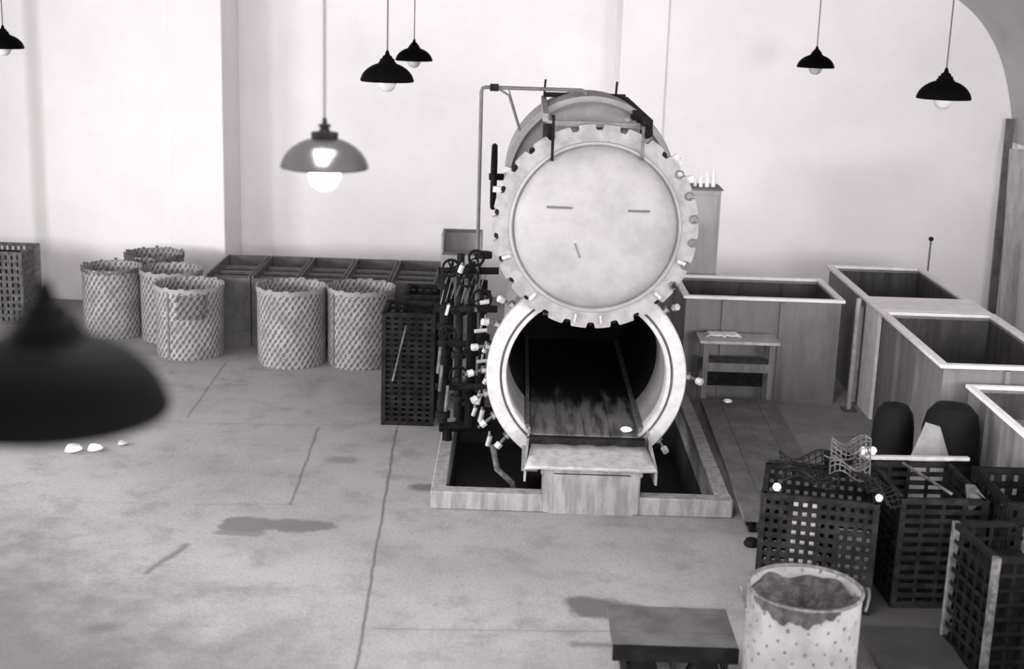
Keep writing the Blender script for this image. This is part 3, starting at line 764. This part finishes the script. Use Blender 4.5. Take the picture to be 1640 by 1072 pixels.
# ------------------------------------------------------------------ perforated drum front right
t=thing('perforated_drum','large pale perforated drum with a dark lining, front right','drum',(1.955,8.28,0),2.2)
r,h=.365,.86
m=MB(); m.lathe([(r-.01,0),(r,.02),(r,h-.0),(r*.985,h),(r*.97,h-.05),(r*.965,.04),(.001,.04)],72,wob=.006); m.build('drum_body',perf_mat,t)
m=MB(); m.tube([Vector((r*1.0*math.cos(k*PI/24),r*1.0*math.sin(k*PI/24),h)) for k in range(49)],.012,8,cap=False); m.build('rim_wire',mid_iron,t)
sludge=M('dark_lumpy_lining',.02,.95,var=.5,scale=14,v2=.065,bump=.6)
m=MB(); NR,NA_=9,48
for j in range(NR):
    rr=r*.95*j/(NR-1)
    for k in range(NA_):
        a=2*PI*k/NA_; zz=h-.16+.10*(j/(NR-1))**2+.02*math.sin(5*a+j)+.015*math.sin(9*a-2*j)
        m.v.append(Vector((rr*math.cos(a),rr*math.sin(a),zz)))
for j in range(NR-1):
    for k in range(NA_):
        k2=(k+1)%NA_; m.f.append([j*NA_+k,(j+1)*NA_+k,(j+1)*NA_+k2,j*NA_+k2])
m.build('contents',sludge,t)
# lining folded over the front lip (world angle ~ -130..-80 deg)
m=MB(); rz=2.2
for k in range(25):
    a=math.radians(-160+95*k/24)-rz
    drop=.03+.10*abs(math.sin(k*PI/24))*(.8+.2*math.sin(k*.9))+.012*math.sin(k*2.1)
    for (q,zz) in ((r*.95,h-.10),(r*.98,h+.012),(r*1.02,h+.012),(r*1.025,h-drop)): m.v.append(Vector((q*math.cos(a),q*math.sin(a),zz)))
for k in range(24):
    for j in range(3): m.f.append([k*4+j,(k+1)*4+j,(k+1)*4+j+1,k*4+j+1])
m.build('folded_lining',sludge,t)
for a in (math.radians(178)-rz,math.radians(3)-rz):
    m=MB(); c=Vector((math.cos(a),math.sin(a),0)); q=Vector((-math.sin(a),math.cos(a),0))
    m.tube([c*(r+.02+.03*math.sin(k*PI/10))+q*(.07*math.cos(k*PI/10))+Vector((0,0,h-.13+.12*math.sin(k*PI/10))) for k in range(11)],.010,8); m.build('handle',mid_iron,t)

# ------------------------------------------------------------------ scrap crates at right
tE=crate('dark perforated crate behind the pale perforated drum, light showing through',1.97,9.95,.84,.70,.9,-.22,12,11,.036,slat=.042)
m=MB(); m.box(.20,.44,.06,.55,.05,.70); m.build('pale_bundle',cloth,tE)
m=MB(); m.box(.60,.85,.10,.60,.05,.45); m.build('pale_bundle',light_metal,tE)
tF=crate('large black slatted crate with a pale plank along its far rim',3.03,9.92,.64,.86,.90,.04,4,11,.03,mat=dark_iron,slat=.04)
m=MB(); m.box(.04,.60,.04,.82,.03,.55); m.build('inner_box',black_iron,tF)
m=MB(); m.add([(.52,.0,.80),(.64,.0,.90),(.64,.25,.93),(.55,.2,.95),(.52,.02,.78),(.64,.02,.88),(.64,.27,.91),(.55,.22,.93)],[(0,1,2,3),(7,6,5,4),(0,4,5,1),(1,5,6,2),(2,6,7,3),(3,7,4,0)])
m.build('bent_corner',mid_iron,tF,)
m=MB(); m.beam((0,0,0),(.92,.05,.0),.05,.03); o=m.build('pale_plank',light_metal,None,bevel=.004,smooth=False); o.location=(2.90,10.80,.925); tag(o,'narrow pale plank lying across the far rim of the black crate','plank')
crate('rust-edged dark crate with frayed pale posts at the lower right',3.35,8.75,.55,.65,.92,.12,4,8,.03,mat=black_iron,post=mid_iron)
crate('dark crate at the bottom right corner cut by the picture edge',3.50,7.75,.55,.6,.95,-.1,4,8,.03,mat=black_iron,post=mid_iron)
crate('black crate in the deep shade between low tank and bottom right crates',3.75,9.68,.48,.8,.98,0,5,8,.06,mat=black_iron,slat=.06)
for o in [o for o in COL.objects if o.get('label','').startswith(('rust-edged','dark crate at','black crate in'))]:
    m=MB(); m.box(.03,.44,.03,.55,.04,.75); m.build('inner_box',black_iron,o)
m=MB(); m.box(0,.62,0,.75,0,.03); o=m.build('floor_panel',M('dull_floor_panel',.03,.8,var=.3,scale=4)); o.location=(2.66,8.75,.10); o.location.z=0
tag(o,'dull dark flat panel on the floor in front of the black crate','panel')

# hooded dark drums and bent sheet behind the crate
def hood(label,x,y,r,h,rz):
    t=thing('domed_drum',label,'drum',(x,y,0),rz)
    m=MB(); m.lathe([(r,0),(r*1.02,.02),(r,.06),(r,h*.6),(r*.97,h*.78),(r*.85,h*.9),(r*.6,h*.97),(.001,h)],36,wob=.02); m.build('drum_body',soot,t)
    m=MB(); m.lathe([(r*1.02,h*.5),(r*1.04,h*.52),(r*1.02,h*.54)],36); m.build('hoop',dark_iron,t)
    return t
hood('left dark domed drum beside the bent grey sheet',3.53,12.10,.19,1.04,0)
hood('wide dark domed drum under the low tank corner',3.96,11.80,.26,1.14,0)
m=MB(); m.add([(0,0,0),(.30,.02,0),(.24,.10,1.02),(.12,.12,1.05),(0,.08,.72),(.34,.12,.0),(.36,.12,.72)],[(0,1,2,3,4),(1,5,6,2)])
o=m.build('bent_sheet',shell_mat,None,smooth=False); o.location=(3.50,11.32,0); s_=o.modifiers.new('t','SOLIDIFY'); s_.thickness=.015
tag(o,'bent grey metal sheet standing between two dark domed drums','sheet')

# mesh scrap and bits heaped on the perforated crate
def mesh_sheet(label,loc,rot,w,h,nu,nv,mat):
    m=MB(); 
    def P(u,v): return Vector((u*w,v*h,.05*math.sin(u*6+v*3)+.03*math.sin(v*9)))
    for i in range(nu+1): m.tube([P(i/nu,j/8) for j in range(9)],.006,5)
    for j in range(nv+1): m.tube([P(i/8,j/nv)+Vector((0,0,.012)) for i in range(9)],.006,5)
    o=m.build('crumpled_mesh',mat); o.location=loc; o.rotation_euler=rot
    return tag(o,label,'wire mesh',None)
mesh_sheet('crumpled wire mesh lying at the left on the perforated crate',(2.12,10.0,.97),(.10,.0,-.1),.42,.5,9,10,dark_iron)
mesh_sheet('crumpled dark wire mesh propped up beside the dark bucket',(2.50,10.12,.99),(.35,-.05,-.25),.30,.45,8,10,mid_iron)
mesh_sheet('wire mesh sheet sloping down between the two front crates',(2.70,9.72,1.0),(.0,.35,.1),.28,.9,9,14,dark_iron)
t=thing('dark_bucket','dark bucket lying among the wire mesh on the crate','bucket',(2.62,10.38,.915),.2)
m=MB(); m.lathe([(.001,0),(.09,0),(.12,.16),(.125,.165),(.115,.16),(.085,.012),(.001,.012)],28); m.build('bucket_body',black_iron,t)
m=MB(); m.tube([Vector((.122*math.cos(k*PI/12),.122*math.sin(k*PI/12),.163)) for k in range(25)],.007,6,cap=False); m.build('rim',mid_iron,t)
def ball(label,x,y,z,r,g=None):
    m=MB(); m.lathe([(.001,-r),(.6*r,-.8*r),(r,0),(.7*r,.7*r),(.001,r)],16); o=m.build('white_ball',white_mat); o.location=(x,y,z); tag(o,label,'ball',g)
for a in [('white round ball on the pale plank, left of the pair',2.93,10.81,.978,.035),('white round ball on the pale plank, right of the pair',3.01,10.82,.978,.035),
    ('single white ball on the left front rim of the perforated crate',2.06,9.93,.951,.033),('single white ball on the right front corner of the perforated crate',2.80,9.765,.95,.03)]:
    ball(*a)
m=MB(); m.tube([(0,0,0),(.72,-.16,.0)],.016,8); o=m.build('iron_bar',dark_iron); o.location=(2.12,10.64,.918); tag(o,'short dark iron bar across the back of the perforated crate','bar')
m=MB(); m.tube([(0,0,0),(-.18,.7,.0)],.012,8); o=m.build('iron_bar',mid_iron); o.location=(3.40,9.95,.935); tag(o,'thin iron bar laid lengthwise on the black slatted crate','bar')

# ------------------------------------------------------------------ world, camera, view
w=bpy.data.worlds.new('world'); S.world=w; w.use_nodes=True
bg=w.node_tree.nodes['Background']; bg.inputs[0].default_value=(.9,.88,.89,1); bg.inputs[1].default_value=.5
F=2200; P_=math.atan(536/2200); R_=.033
c,s=math.cos(R_),math.sin(R_)
right=Vector((1,0,0)); up=Vector((0,math.sin(P_),math.cos(P_))); fw=Vector((0,math.cos(P_),-math.sin(P_)))
ri=right*c+up*s; ui=up*c-right*s; bk=-fw
cam=bpy.data.cameras.new('camera'); co=bpy.data.objects.new('camera',cam); COL.objects.link(co)
co.matrix_world=Matrix(((ri.x,ui.x,bk.x,0),(ri.y,ui.y,bk.y,0),(ri.z,ui.z,bk.z,4.5),(0,0,0,1)))
cam.sensor_width=36; cam.lens=F/1640*36; cam.clip_start=.05
cam.dof.use_dof=True; cam.dof.focus_distance=13.5; cam.dof.aperture_fstop=1.25
S.camera=co
S.view_settings.view_transform='Standard'; S.view_settings.look='None'; S.view_settings.gamma=1; S.view_settings.exposure=1.15
S.view_settings.use_curve_mapping=False
